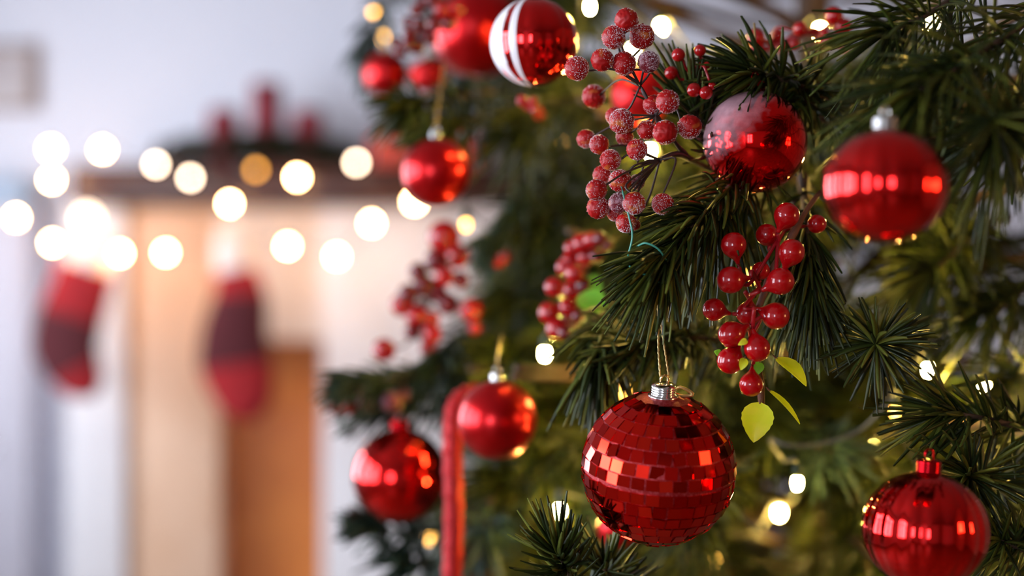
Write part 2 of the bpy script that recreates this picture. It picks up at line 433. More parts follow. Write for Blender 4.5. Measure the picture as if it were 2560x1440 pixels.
# stockings
def stocking(secs, cuff, label, dark):
    d = 3.69
    pts = [P(x, y, d) for x, y, wv in secs]; ws = [wv * 1.14 / F * d for x, y, wv in secs]
    n = 6; path, rs = [], []
    sp = smoothpath(pts, n * (len(pts) - 1)); per = (len(sp) - 1) // (len(pts) - 1)
    for i in range(len(sp)):
        s = min(i // per, len(ws) - 2); fr = i / per - s; rs.append(ws[s] * (1 - fr) + ws[s + 1] * fr)
    root = empty('christmas_stocking', P(secs[0][0], secs[0][1], d), label, 'stocking', 'stockings hung from the mantel')
    def tb(pp, rr_):
        V, Fc = [], []; sd = 20; m_ = len(pp)
        for i, p in enumerate(pp):
            t = (pp[min(i + 1, m_ - 1)] - pp[max(i - 1, 0)]).normalized()
            a = Vector((t.z, 0, -t.x)).normalized()
            for k in range(sd):
                an = 2 * math.pi * k / sd
                V.append(p + a * math.cos(an) * rr_[i] + Vector((0, 1, 0)) * math.sin(an) * min(rr_[i] * .45, .03))
        for i in range(m_ - 1):
            for k in range(sd):
                k2 = (k + 1) % sd; Fc.append((i * sd + k, i * sd + k2, (i + 1) * sd + k2, (i + 1) * sd + k))
        Fc.append(tuple(range(sd))[::-1]); Fc.append(tuple((m_ - 1) * sd + k for k in range(sd)))
        return V, Fc
    obj('sock_body', tb(sp, rs), m_stock, root)
    i0, i1 = dark
    obj('knit_panel', tb(sp[i0:i1], [r * 1.0 + .0015 for r in rs[i0:i1]]), m_stockdark, root)
    cp = [P(x, y, d) for x, y, wv in cuff]; cw = [wv / F * d for x, y, wv in cuff]
    V, Fc = tb(smoothpath(cp, 8 * (len(cp) - 1)), list(np.interp(np.linspace(0, len(cp) - 1, 8 * (len(cp) - 1) + 1), range(len(cw)), cw)))
    V = [v + Vector(rng.normal(0, .0015, 3)) for v in V]
    obj('cuff', (V, Fc), m_fur, root)
    top = P(cuff[0][0], cuff[0][1], d)
    obj('hanging_loop', tube(smoothpath([top, top + Vector((.008, .005, .03)), Vector((top.x, YM - .006, Z(505, YM)))], 12), .003, 6), m_fur, root)
stocking([(218, 668, 64), (196, 740, 68), (172, 810, 72), (166, 872, 72), (190, 925, 60), (218, 968, 42), (232, 992, 10)],
         [(232, 590, 34), (228, 640, 50), (220, 682, 58)], 'red knit stocking with white cuff, hanging nearest the mantel end on the left', (10, 25))
stocking([(588, 676, 46), (600, 750, 60), (588, 830, 72), (588, 900, 80), (604, 960, 74), (620, 1020, 56), (628, 1055, 10)],
         [(575, 585, 36), (580, 640, 44), (588, 688, 46)], 'red knit stocking with white cuff hanging in front of the orange firebox', (5, 20))

# grey cabinet and picture at the far left
cx0, cx1 = X(-160, 4.02), X(86, 4.02)
cb = empty('grey_cabinet', ((cx0 + cx1) / 2, 4.08, 0), 'tall grey cabinet at the picture edge beside the fireplace', 'cabinet')
obj('carcass', bevbox(cx0, cx1, 4.02, WT, 0, Z(505, 3.8)), m_grey, cb)
for a, b in ((cx0 + .01, (cx0 + cx1) / 2 - .003), ((cx0 + cx1) / 2 + .003, cx1 - .01)):
    dd = obj('door', bevbox(a, b, 4.003, 4.02, .08, Z(515, 3.8)), m_grey, cb)
    kx = b - .03 if a < (cx0 + cx1) / 2 - .1 else a + .03
    obj('knob', lathe(sphere_prof(.012, 8), 10, (kx, 3.993, .8)), m_silver, dd)
bt = empty('folded_cloth', (X(40, 4.05), 4.08, Z(505, 3.8)), 'pale blue folded cloth on top of the grey cabinet', 'cloth')
for q in range(3):
    z0 = Z(505, 3.8) + .0275 * q
    obj('fold', bevbox(X(-100, 4.05) + .004 * q, X(74, 4.05) - .005 * q, 4.03, 4.14, z0 + .0003, z0 + .027, .01), m_bluecloth, bt)
pf = empty('picture_frame', (X(30, 4.13), 4.13, Z(200, 4.13)), 'faded brownish picture on the wall above the grey cabinet', 'picture')
x0, x1, z0, z1 = X(-60, 4.13), X(88, 4.13), Z(275, 4.13), Z(110, 4.13)
obj('canvas', box(x0 + .015, x1 - .015, 4.13, 4.148, z0 + .015, z1 - .015), m_picture, pf, smooth=False)
for g in (box(x0, x1, 4.12, 4.149, z0, z0 + .015), box(x0, x1, 4.12, 4.149, z1 - .015, z1),
          box(x0, x0 + .015, 4.12, 4.149, z0 + .015, z1 - .015), box(x1 - .015, x1, 4.12, 4.149, z0 + .015, z1 - .015)):
    obj('frame_bar', g, m_frame_brown, pf, smooth=False)

# string of globe lights on the mantel
bulb_bg = mesh('garland_bulb', *lathe([(.0005, -.0078), (.004, -.0072), (.0068, -.004), (.0078, 0), (.0068, .004), (.0045, .0075), (.003, .0095), (.0005, .0098)], 16), True)
sock_bg = mesh('garland_socket', *lathe([(.003, .008), (.0042, .009), (.0042, .017), (.002, .019)], 10), True, m_rope)
BGL = [(127, 373, 'w'), (129, 450, 'w'), (256, 375, 'w'), (390, 412, 'p'), (476, 445, 'p'), (574, 510, 'w'), (640, 425, 'a'),
       (743, 444, 'w'), (891, 407, 'p'), (1036, 505, 'w'), (929, 559, 'w'), (842, 642, 'w'), (719, 616, 'w'), (414, 632, 'w'),
       (300, 634, 'w'), (131, 608, 'w'), (40, 545, 'w')]
DB = 3.66
sl = empty('mantel_light_string', P(600, 500, DB), 'string of glowing warm globe bulbs draped across the mantel', 'string lights')
bmesh_by = {}
for kx, mm in (('w', m_bulbbg), ('p', m_bulbbgpale), ('a', m_bulbbgrefl)):
    c = bulb_bg.copy(); c.materials.append(mm); bmesh_by[kx] = c
wp = []
for i, (x, y, t) in enumerate(BGL):
    p = P(x, y, DB)
    b = put('bulb', bmesh_by[t], sl, p)
    s = bpy.data.objects.new('socket', sock_bg); COL.objects.link(s); s.parent = b; WL[s] = p
    wp.append(p + Vector((0, 0, .018)))
    if i < len(BGL) - 1:
        q = P(BGL[i + 1][0], BGL[i + 1][1], DB); wp.append((p + q) / 2 + Vector((0, .005, -.004)))
obj('cable', tube(smoothpath(wp, 6 * (len(wp) - 1)), .0014, 5), m_rope, sl)
# globe added to give the soft glow at the mantel's left end
gl = empty('glow_globe', P(228, 560, 3.70), 'soft warm globe added for the glow at the mantel corner above the stocking', 'lamp')
obj('globe', lathe(sphere_prof(.024, 16), 20, P(218, 545, 3.70)), m_glow, gl)
obj('hanger', tube([P(218, 522, 3.70), P(218, 514, 3.72), Vector((X(218, YM), YM - .003, Z(500, YM)))], .0015, 5), m_rope, gl)

# floor lamp of the room (outside the frame, mirrored in the baubles)
lx, ly = 1.40, .22
fl = empty('floor_lamp', (lx, ly, 0), 'floor lamp with warm glowing shade mirrored in the baubles', 'lamp')
obj('base', lathe([(.14, 0), (.14, .015), (.03, .03), (.012, .04)], 24, (lx, ly, 0)), m_lampmetal, fl)
obj('pole', lathe([(.012, .03), (.012, 1.25)], 12, (lx, ly, 0)), m_lampmetal, fl)
obj('lamp_shade', lathe([(.16, 1.16), (.10, 1.46)], 28, (lx, ly, 0)), m_lampshade, fl)

# ------------------------------------------------------------------ baubles
BLOCK = []          # (px, py, r_px, depth) kept free of loose branches in front
def capgeo(base, axis, r, h):
    R = rotz_to(axis).to_matrix()
    prof = [(r * 1.12, -.0012), (r * 1.12, 0), (r, .0006)]
    n = 4
    for i in range(n):
        z0 = .0006 + (h - .0014) * i / n; z1 = .0006 + (h - .0014) * (i + 1) / n
        prof += [(r * .95, z0), (r * 1.02, (z0 + z1) / 2), (r * .95, z1)]
    prof += [(r * .8, h), (.0004, h)]
    return lathe(prof, 28, base, R, None)
def loopgeo(base, axis, r, th):
    a = Vector(axis).normalized(); s = Vector((1, .25, 0)); s = (s - a * s.dot(a)).normalized()
    pts = [base - a * .0004 + s * (-r)]
    for i in range(13):
        an = math.pi * i / 12; pts.append(base + a * (r * 1.0 + r * math.sin(an) * 1.2) - s * (r * math.cos(an)))
    pts.append(base - a * .0004 + s * r)
    return tube(pts, th, 6)
def bauble(label, px, py, rpx, d, m, e=1.0, lobes=0, amp=.02, capm=None, axis=(0, 0, 1), capr=.2, cord=None, segs=72, sag=0):
    c = P(px, py, d); r = rpx / F * d; R = rotz_to(axis).to_matrix(); ax = Vector(axis).normalized()
    b = empty('christmas_bauble', c, label, 'bauble', 'red baubles on the tree')
    rf = None
    if lobes: rf = lambda an, z: 1 - amp * (1 - abs(math.cos(lobes * an / 2))) * max(0, 1 - (z / (r * e)) ** 2) ** .5
    obj('shell', lathe(sphere_prof(r, 40, e), segs * 3 if lobes else segs, c, R, rf), m, b)
    if capm:
        cr_ = r * capr; base = c + ax * (r * e * (1 - capr ** 2 * .5) - .0002)
        cp = obj('cap', capgeo(base, ax, cr_, r * .22), capm, b)
        obj('loop', loopgeo(base + ax * r * .22, ax, r * .075, r * .018), capm, cp)
        if cord is not None:
            top = base + ax * (r * .22 + r * .14)
            obj('cord', tube(smoothpath([top, top + Vector((.001, .004, .012)), top + Vector(cord)], 10), .0006, 5), m_cord, b)
    BLOCK.append((px, py, rpx, d))
    return b, c, r, R

# disco ball ----------------------------------------------------------
dc = P(1646, 1170, .735); dr_ = 193 / F * .735
DR = (Matrix.Rotation(math.radians(2.5), 3, 'Y') @ Matrix.Rotation(math.radians(12), 3, 'X'))
dax = DR @ Vector((0, 0, 1))
db = empty('mirror_ball', dc, 'red mirror tiled disco ball hanging on a gold cord, sharpest bauble', 'bauble', 'red baubles on the tree')
obj('core', lathe(sphere_prof(dr_ * .982, 40), 64, dc, DR), m_grout, db)
tv, tf = box(-.5, .5, -.5, .5, -.5, .5)
tile_me = mesh('mirror_tile', tv, tf, smooth=False, m=m_tile)
tiles = []
NR = 18
for ri in range(NR):
    la = math.pi * (ri + .5) / NR - math.pi / 2
    if ri >= NR - 2: continue
    hgt = dr_ * math.pi / NR
    seam = .0012 if ri in (NR // 2 - 1, NR // 2) else 0
    nt = max(4, round(2 * math.pi * math.cos(la) * dr_ / (hgt * 1.02)))
    off = random.random()
    for ti in range(nt):
        lo = 2 * math.pi * (ti + off) / nt + random.gauss(0, .006)
        nl = Vector((math.cos(la) * math.cos(lo), math.cos(la) * math.sin(lo), math.sin(la)))
        e1 = Vector((-math.sin(lo), math.cos(lo), 0)); e2 = nl.cross(e1)
        q = Matrix((e1, e2, nl)).transposed().to_quaternion()
        q = Quaternion(Vector((random.gauss(0, 1), random.gauss(0, 1), random.gauss(0, .5))).normalized(), math.radians(random.gauss(0, 6.0))) @ q
        q = DR.to_quaternion() @ q
        wdt = 2 * math.pi * math.cos(la) * dr_ / nt
        pos = dc + DR @ (nl * dr_ * .987 + e2 * (seam if ri >= NR // 2 else -seam) * .35)
        tiles.append((pos, q, (wdt * (.91 + random.uniform(-.03, .02)), hgt * (.90 + random.uniform(-.03, .02)) - abs(seam) * .5, dr_ * .022), pos.y))
tiles.sort(key=lambda t: t[3])
for pos, q, sc, _ in tiles[:296]:
    put('mirror_tile', tile_me, db, pos, q, sc)
rest = []
for pos, q, sc, _ in tiles[296:]:
    M = q.to_matrix(); rest.append(([pos + M @ Vector((v[0] * sc[0], v[1] * sc[1], v[2] * sc[2])) for v in tv], tf))
ro = obj('back_mirror_tiles', join(*rest), m_tile, db, smooth=False); ro['kind'] = 'stuff'
cbase = dc + dax * dr_ * .975
cp = obj('cap', capgeo(cbase, dax, dr_ * .165, dr_ * .16), m_silver, db)
obj('crown', lathe([(dr_ * .185, -.0008), (dr_ * .2, .0002), (dr_ * .17, .0008)], 20, cbase, rotz_to(dax).to_matrix()), m_silver, cp)
lt = cbase + dax * dr_ * .16
obj('hanger_tab', join(loopgeo(lt, dax, dr_ * .05, dr_ * .018)), m_gold, cp)
ctop = P(1642, 712, .745)
for s in (-1, 1):
    pth = smoothpath([lt + dax * .0035 + Vector((s * .0022, 0, 0)), lt.lerp(ctop, .35) + Vector((s * .0016, 0, 0)), lt.lerp(ctop, .7) + Vector((s * .0004, 0, 0)), ctop], 60)
    V = []
    for i, p in enumerate(pth): V.append(p + Vector((math.cos(i * 1.7 + s), math.sin(i * 1.7), 0)) * .00012)
    obj('cord', tube(V, [.00042 + .00012 * (i % 2) for i in range(len(V))], 6), m_cord, db)
obj('spare_thread', tube(smoothpath([P(1675, 985, .737), P(1700, 968, .733), P(1732, 985, .728), P(1712, 990, .73), P(1688, 988, .735)], 16), .0009, 6), m_cord, db)
BLOCK.append((1646, 1170, 193, .735)); BLOCK.append((1644, 900, 60, .735))

# striped ball ---------------------------------------------------------
b, c, r, R = bauble('shiny red bauble with white stripes at the top of the picture', 1335, 106, 110, .83, m_mirror, lobes=12, amp=.03, capm=m_redcap, segs=48)
def sector(a0, a1, rr_, lobes=12, amp=.03):
    V, Fc = [], []; na, nl = 10, 36
    for i in range(nl + 1):
        th = math.pi * (.03 + .94 * i / nl)
        for j in range(na + 1):
            an = math.radians(a0 + (a1 - a0) * j / na) - math.pi / 2
            q = rr_ * (1 - amp * (1 - abs(math.cos(lobes * an / 2))) * math.sin(th))
            V.append(c + Vector((q * math.sin(th) * math.cos(an), q * math.sin(th) * math.sin(an), -q * math.cos(th))))
    for i in range(nl):
        for j in range(na):
            a_ = i * (na + 1) + j; Fc.append((a_, a_ + 1, a_ + na + 2, a_ + na + 1))
    return V, Fc
for a0, a1 in ((-100, -47), (-35, -24), (-160, -130), (150, 172)):
    obj('white_stripe', sector(a0, a1, r * 1.006), m_stripe, b)

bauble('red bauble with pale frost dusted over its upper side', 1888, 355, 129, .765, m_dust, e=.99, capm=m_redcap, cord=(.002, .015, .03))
bauble('pleated shiny red bauble with bright silver cap, blurred in front', 2213, 465, 154, .605, m_gloss, e=.93, lobes=16, amp=.024, capm=m_silver, capr=.21, segs=64)
bauble('pleated shiny red bauble cut by the bottom picture edge', 2312, 1325, 156, .685, m_gloss, e=.94, lobes=18, amp=.028, capm=m_redcap, axis=(.06, .0, 1), segs=66)
bauble('satin red bauble in front of the garland bulbs by the mantel', 1090, 431, 86, 1.0, m_satin, capm=m_silver, capr=.19, cord=(.004, .03, .05))
bauble('satin red bauble beside the top of the red glitter cane', 1243, 1050, 99, .93, m_satin, capm=m_silver, capr=.17, cord=(.003, .03, .02))
bauble('large glossy red bauble low on the outer edge of the tree', 1000, 1190, 119, 1.06, m_gloss, capm=m_redcap, cord=(.004, .03, .04))
bauble('large satin red bauble blurred beside the white striped bauble', 1195, 78, 116, 1.16, m_satin, capm=m_gold, cord=(.004, .03, .04))
bauble('small dark pink bauble blurred against the pale wall', 966, 185, 56, 1.30, m_satin, e=1.05, capm=m_gold, cord=(.0, .03, .03))
bauble('small bright red bauble tucked under the large satin bauble', 1072, 188, 50, 1.28, m_satinb, e=.85, capm=m_gold, cord=(.0, .03, .03))
bauble('satin red bauble half hidden behind the frosted berries', 1602, 243, 74, .97, m_satinb, capm=m_gold, cord=(.0, .02, .03))
bauble('red bauble peeking out under the mirror ball', 1545, 1318, 52, .92, m_satinb, capm=m_gold, cord=(.0, .03, .02))

# glitter cane -----------------------------------------------------------
cn = empty('candy_cane', P(1134, 1440, .98), 'red glitter cane ornament standing upright beside the satin bauble', 'ornament')
pc = smoothpath([P(1128, 1560, .98), P(1132, 1400, .98), P(1134, 1250, .98), P(1131, 1120, .98), P(1134, 1040, .985), P(1152, 1000, .99), P(1190, 985, 1.0), P(1225, 1005, 1.0), P(1235, 1050, 1.0)], 64)
V = tube(pc, [24 / F * .98 * (1 + .04 * math.sin(i * 2.2)) for i in range(len(pc))], 14)
V = ([v + Vector(rng.normal(0, .00025, 3)) for v in V[0]], V[1])
obj('cane_body', V, m_glitter, cn)
th = []
for i in range(160):
    q = i / 159 * (len(pc) - 1); j = min(int(q), len(pc) - 2); p = pc[j].lerp(pc[j + 1], q - j); t = (pc[j + 1] - pc[j]).normalized()
    a, bb = basis(t, Vector((0, 1, 0))); an = i * .75
    th.append(p + (a * math.cos(an) + bb * math.sin(an)) * .0068)
obj('tinsel_wrap', tube(th, .0012, 5), m_glitter, cn)
BLOCK.append((1134, 1220, 40, .98)); BLOCK.append((1134, 1100, 40, .98)); BLOCK.append((1134, 1380, 40, .98))

# ------------------------------------------------------------------ berry sprays
def frosted_mesh(seed, m):
    g = np.random.default_rng(seed); V, Fc = lathe(sphere_prof(1, 26), 36)
    V = [Vector(v) * (1 + float(g.normal(0, .042))) for v in V]
    return mesh('frosted_berry', V, Fc, True, m)
m_sugar = mat('sugar_crystals', (.86, .74, .78), .18, 0, Coat_Weight=.3)
def sugar_mesh(seed, n=620):
    g = np.random.default_rng(seed); V, Fc = [], []; k1, k2 = Vector(g.normal(0, 1, 3)).normalized(), Vector(g.normal(0, 1, 3)).normalized()
    while len(V) < n * 6:
        d = Vector(g.normal(0, 1, 3)).normalized()
        if g.random() > .45 + .5 * d.dot(k1) + .25 * d.dot(k2): continue
        a, b_ = basis(d); r = float(g.uniform(.022, .050)); c = d * float(g.uniform(.99, 1.03)); n0 = len(V); tw = float(g.random() * 1.5)
        a2 = a * math.cos(tw) + b_ * math.sin(tw); b2 = b_ * math.cos(tw) - a * math.sin(tw)
        V += [c + d * r, c - d * r, c + a2 * r, c - a2 * r, c + b2 * r * .8, c - b2 * r * .8]
        for u, v in ((2, 4), (4, 3), (3, 5), (5, 2)): Fc += [(n0, n0 + u, n0 + v), (n0 + 1, n0 + v, n0 + u)]
    return mesh('sugar_frost', V, Fc, False, m_sugar)
SUGAR = [sugar_mesh(s_) for s_ in (21, 22, 23)]
FR = [frosted_mesh(s, m_frost) for s in range(4)]; FRD = [frosted_mesh(9, m_frostdark)]
GB = mesh('glossy_berry', *lathe(sphere_prof(1, 20), 28), True, m_berry)
GBD = mesh('glossy_berry_dark', *lathe(sphere_prof(1, 20), 28), True, m_berrydark)
pear = [(.001, -1.03), (.30, -.99), (.62, -.85), (.88, -.56), (1.03, -.15), (1.04, .12), (.95, .45), (.76, .74), (.52, .97), (.34, 1.14), (.24, 1.30), (.19, 1.45), (.16, 1.58), (.001, 1.60)]
PB = mesh('pear_berry', *lathe(pear, 28), True, m_berry)
def rq(): return Quaternion(Vector(rng.normal(0, 1, 3)).normalized(), float(rng.random() * 6.28))
def spray(name, label, group, d, berries, hub, meshes, stem_m, sw=.0008, djit=.012, trunkpath=None, twm=None, tr=.0022, bend=.35, block=True):
    root = empty(name, hub[0] if isinstance(hub, list) else hub, label, 'berries', group)
    hubs = hub if isinstance(hub, list) else [hub]
    for i, bb in enumerate(berries):
        x, y, rp = bb[:3]; mk = bb[3] if len(bb) > 3 else 0
        dd = d + (bb[4] if len(bb) > 4 else float(rng.uniform(-djit, djit)))
        p = P(x, y, dd); r = rp / F * dd
        ms = meshes[mk]; me = ms[i % len(ms)] if isinstance(ms, list) else ms
        h = min(hubs, key=lambda q: (q - p).length)
        axis = (h - p).normalized()
        if len(bb) > 5: axis = Vector((bb[5][0], .15, -bb[5][1])).normalized()
        o = put('berry', me, root, p, rotz_to(axis) if me is PB else rq(), r)
        if me in FR or me in FRD:
            sg = bpy.data.objects.new('sugar_frost', SUGAR[i % 3]); COL.objects.link(sg); sg.parent = o; sg['kind'] = 'stuff'; WL[sg] = p
        tail = 1.6 if me is PB else .9
        s0 = p + axis * r * tail
        ctrl = s0 + axis * (h - s0).length * .4 + Vector(rng.normal(0, .004 * bend / .35, 3))
        obj('stem', tube(smoothpath([s0, ctrl, h], 12), sw, 5), stem_m, root)
        if block: BLOCK.append((x, y, rp + 6, dd))
    if trunkpath:
        obj('twig', tube(smoothpath(trunkpath, 24), [tr * (.55 + .45 * min(1, i / 8)) * (1 + .2 * math.sin(i * 1.3)) for i in range(len(smoothpath(trunkpath, 24)))], 7), twm or stem_m, root)
    return root

FB = [(1566, 50, 29), (1534, 93, 29), (1605, 92, 31), (1506, 150, 28), (1442, 171, 30), (1560, 159, 29), (1621, 155, 27, 1), (1485, 241, 29, 0, .05),
      (1669, 254, 29, 0, -.012), (1632, 262, 24, 0, .012), (1554, 303, 31), (1536, 290, 22, 0, .03), (1663, 331, 30, 0, -.012), (1724, 317, 30), (1617, 325, 24),
      (1465, 347, 23, 0, .035), (1498, 361, 24, 0, .02), (1562, 342, 22, 0, .025), (1592, 374, 26), (1526, 400, 26, 0, .01), (1505, 437, 23, 0, .025),
      (1550, 452, 28), (1592, 455, 19, 1, .02), (1491, 475, 26), (1495, 519, 28), (1585, 508, 28, 0, -.012), (1547, 507, 25, 1, 0), (1538, 532, 21, 0, .015),
      (1657, 510, 27, 0, 0), (1565, 557, 25), (1588, 562, 13, 0, .01)]
hubF = [P(1640, 290, .745), P(1650, 400, .75), P(1680, 345, .755), P(1600, 215, .745)]
fs = spray('frosted_berry_spray', 'sugar frosted red berries on dark wire stems above the centre', 'berry sprays on the tree', .735, FB, hubF, {0: FR, 1: FRD}, m_darkstem, .0006, tr=.0014,
      trunkpath=[P(1598, 210, .745), P(1642, 290, .747), P(1680, 345, .756), P(1730, 400, .775), P(1800, 430, .80)])
obj('twig', tube(smoothpath([P(1648, 402, .75), P(1690, 385, .76), P(1735, 402, .776)], 10), .0018, 6), m_darkstem, fs)

GBL = [(1967, 538, 31, 0, 0, (-.5, 1)), (1917, 587, 28, 1, .012, (.3, 1)), (2042, 560, 24, 1, .02, (-1, .2)), (1834, 612, 31, 0, -.005, (.25, 1)), (1979, 630, 32, 0, -.01, (-.4, 1)),
       (1826, 700, 33, 0, -.012, (1, -.1)), (1902, 677, 23, 1, .006, (0, 1)), (1952, 703, 33, 0, -.015, (-1, .5)), (1785, 774, 28, 0, 0, (1, .25)), (1868, 784, 27, 0, 0, (.2, -1)),
       (1940, 790, 33, 0, -.01, (-.8, -.3)), (1828, 836, 32, 0, -.012, (1, -.5)), (1893, 872, 32, 0, -.014, (-.2, -1)), (1825, 902, 32, 0, -.01, (.6, -1)), (1878, 962, 29, 0, -.006, (.1, -1))]
hubG = [P(1945, 600, .74), P(1900, 720, .74), P(1888, 770, .745), P(1880, 840, .745), P(1885, 900, .745)]
gs_ = spray('glossy_berry_spray', 'glossy red pear shaped berries with yellow leaves right of centre', 'berry sprays on the tree', .735, GBL, hubG, {0: PB, 1: GB}, m_redstem, .0011, bend=.15,
      trunkpath=[P(2050, 480, .77), P(2020, 520, .755), P(1985, 580, .748), P(1950, 640, .746), P(1915, 720, .744), P(1888, 800, .746), P(1884, 880, .746), P(1900, 960, .742), P(1905, 1030, .74)], twm=m_brownstem)
def leaf(root, pts, wpx, d, m, n=(0, -1, 0), bow=.15):
    """pts: base and tip (pixels, depth offsets); a bowed blade with midrib and serrated rim"""
    a = P(pts[0][0], pts[0][1], d + pts[0][2]); t = P(pts[1][0], pts[1][1], d + pts[1][2])
    ax = t - a; ln = ax.length; ax.normalize(); nn = Vector(n); nn = (nn - ax * nn.dot(ax)).normalized(); sd = ax.cross(nn)
    w_ = wpx / F * d; V, Fc = [], []; K = 14
    for i in range(K + 1):
        q = i / K; wd = w_ * (math.sin(math.pi * min(1, q ** .75)) ** .8) * (1 + .05 * (i % 2)) + .0002
        cn_ = a + ax * ln * q + nn * (bow * ln * math.sin(math.pi * q))
        for s, dn in ((-1, .22), (-.5, .06), (0, 0), (.5, .06), (1, .22)):
            V.append(cn_ + sd * s * wd + nn * (dn * wd))
    for i in range(K):
        for j in range(4): Fc.append((i * 5 + j, i * 5 + j + 1, i * 5 + j + 6, i * 5 + j + 5))
    n0 = len(V); V += [v - nn * .0003 for v in V]; Fc += [tuple(i + n0 for i in f[::-1]) for f in list(Fc)]
    o = obj('leaf', (V, Fc), m, root)
    obj('leaf_stalk', tube(smoothpath([a - ax * ln * .12, a + ax * ln * .05], 4), .0005, 5), m_brownstem, root)
    return o
leaf(gs_, [(1900, 1005, 0), (1884, 1106, -.005)], 38, .732, m_leaf, (-.15, -1, .25), .06)
leaf(gs_, [(1940, 895, .005), (2016, 965, -.004)], 26, .735, m_leaf, (.35, -.6, .7), .10)
leaf(gs_, [(1922, 975, .005), (2000, 1060, -.002)], 15, .735, m_leaf, (.6, -.4, .3), .05)
leaf(gs_, [(1900, 905, -.002), (1888, 940, -.006)], 12, .735, m_leafg, (0, -1, .2))
leaf(gs_, [(1862, 895, -.014), (1852, 925, -.016)], 10, .735, m_leaf, (0, -1, .2))
leaf(gs_, [(1868, 850, -.02), (1846, 862, -.022)], 7, .735, m_leaf, (0, -1, .2))
leaf(gs_, [(1800, 885, 0), (1786, 878, -.002)], 8, .735, m_leafg, (0, -1, .2))

SB = [(1696, 137, 17), (1750, 126, 15), (1678, 182, 17), (1764, 194, 16), (1735, 225, 18), (1765, 232, 17), (1767, 163, 9), (1780, 215, 10)]
spray('small_berry_pick', 'little glossy red berries on red stems beside the frosted berries', 'berry sprays on the tree', .76, SB, [P(1752, 190, .772), P(1790, 245, .785)], {0: GB}, m_redstem, .0008,
      trunkpath=[P(1735, 165, .77), P(1752, 190, .772), P(1790, 245, .785), P(1830, 300, .80)], twm=m_redstem)
UB = [(1890, 95, 23), (1845, 137, 19), (1892, 124, 20), (1942, 88, 16), (1960, 120, 17), (2000, 72, 18), (1985, 110, 14), (2085, 40, 23), (2108, 68, 24), (2070, 105, 20), (2060, 82, 12)]
spray('red_berry_pick', 'blurred red berries along the upper branch towards the corner', 'berry sprays on the tree', .86, UB, [P(1930, 115, .87), P(2040, 80, .88)], {0: GB}, m_redstem, .0008, djit=.015,
      trunkpath=[P(1900, 130, .87), P(1960, 105, .875), P(2040, 80, .88), P(2120, 130, .95)], twm=m_redstem)
MB_ = [(1455, 610, 27), (1430, 620, 20), (1464, 641, 25), (1423, 652, 20), (1412, 668, 22), (1437, 684, 25), (1500, 597, 19, 1), (1480, 600, 22), (1520, 612, 16, 1), (1490, 640, 18, 1),
       (1386, 718, 25), (1430, 726, 25), (1460, 715, 20, 1), (1374, 782, 28), (1420, 768, 24), (1445, 790, 18, 1), (1393, 822, 28), (1412, 832, 18, 1)]
ms_ = spray('berry_cluster', 'blurred cluster of glossy red berries between satin bauble and centre', 'berry sprays on the tree', .93, MB_, [P(1460, 660, .95), P(1425, 750, .95), P(1415, 800, .95)], {0: GB, 1: GBD}, m_redstem, .0009,
      trunkpath=[P(1545, 590, 1.0), P(1475, 650, .95), P(1430, 740, .95), P(1405, 830, .95)], twm=m_brownstem)
leaf(ms_, [(1450, 735, 0), (1515, 790, -.01)], 34, .90, m_leafg, (.2, -1, .5), .1)
leaf(ms_, [(1500, 790, 0), (1562, 845, -.01)], 14, .90, m_leaf, (.3, -.8, .6), .1)
leaf(ms_, [(1475, 690, .01), (1500, 735, .0)], 18, .92, m_leafg, (0, -1, .3), .1)
LB = [(1110, 592, 41, 2), (1045, 680, 24, 1), (1090, 650, 29, 1), (1145, 640, 31), (1020, 735, 26, 1), (1060, 715, 29, 1), (1110, 690, 26), (1005, 762, 29), (1042, 790, 30), (1075, 800, 25), (1120, 760, 28, 1),
      (1176, 775, 29, 2), (1080, 836, 25), (1187, 820, 17, 2), (960, 875, 29), (1070, 870, 21), (1095, 735, 25, 1), (1030, 830, 21, 1), (1150, 700, 23, 1)]
spray('maroon_berry_cluster', 'blurred maroon and red berries at the outer edge over the pale fireplace', 'berry sprays on the tree', 1.10, LB, [P(1100, 680, 1.12), P(1060, 760, 1.12), P(1050, 830, 1.12)], {0: GB, 1: GBD, 2: GB}, m_darkstem, .0009,
      trunkpath=[P(1180, 600, 1.16), P(1110, 670, 1.125), P(1070, 750, 1.12), P(1040, 840, 1.12)], twm=m_brownstem)
DB_ = [(1055, 8, 17), (1082, -2, 21), (1040, 25, 16), (1104, 24, 22, 2), (1135, 22, 27, 2), (1022, 55, 16), (1046, 60, 17), (1022, 85, 16), (1062, 90, 18), (992, 106, 15), (1000, 126, 15), (1042, 116, 20), (1085, 60, 20), (1075, 95, 18), (1020, 110, 16), (1120, 60, 20)]
spray('dark_berry_cluster', 'blurred dark purple berries in front of the large satin bauble', 'berry sprays on the tree', 1.02, DB_, [P(1080, 40, 1.05), P(1040, 90, 1.05)], {0: GBD, 1: GBD, 2: GB}, m_darkstem, .0009,
      trunkpath=[P(1160, -40, 1.10), P(1090, 30, 1.05), P(1045, 85, 1.05), P(1015, 115, 1.05)], twm=m_darkstem)
LL = [(842, 1012, 24, 2), (872, 1016, 20, 2), (915, 1006, 22), (978, 1004, 24), (1005, 988, 20), (890, 968, 18)]
ls_ = spray('outer_berry_pick', 'small red and mauve berries on the lowest outer twig over the hearth', 'berry sprays on the tree', 1.06, LL, [P(930, 985, 1.08), P(1000, 965, 1.09)], {0: FRD, 2: GB}, m_darkstem, .0008,
      trunkpath=[P(850, 1000, 1.07), P(930, 985, 1.08), P(1010, 965, 1.09), P(1120, 930, 1.14)], twm=m_darkstem)
leaf(ls_, [(876, 1000, 0), (824, 968, 0)], 26, 1.06, m_leaf, (0, -1, .4), .1)
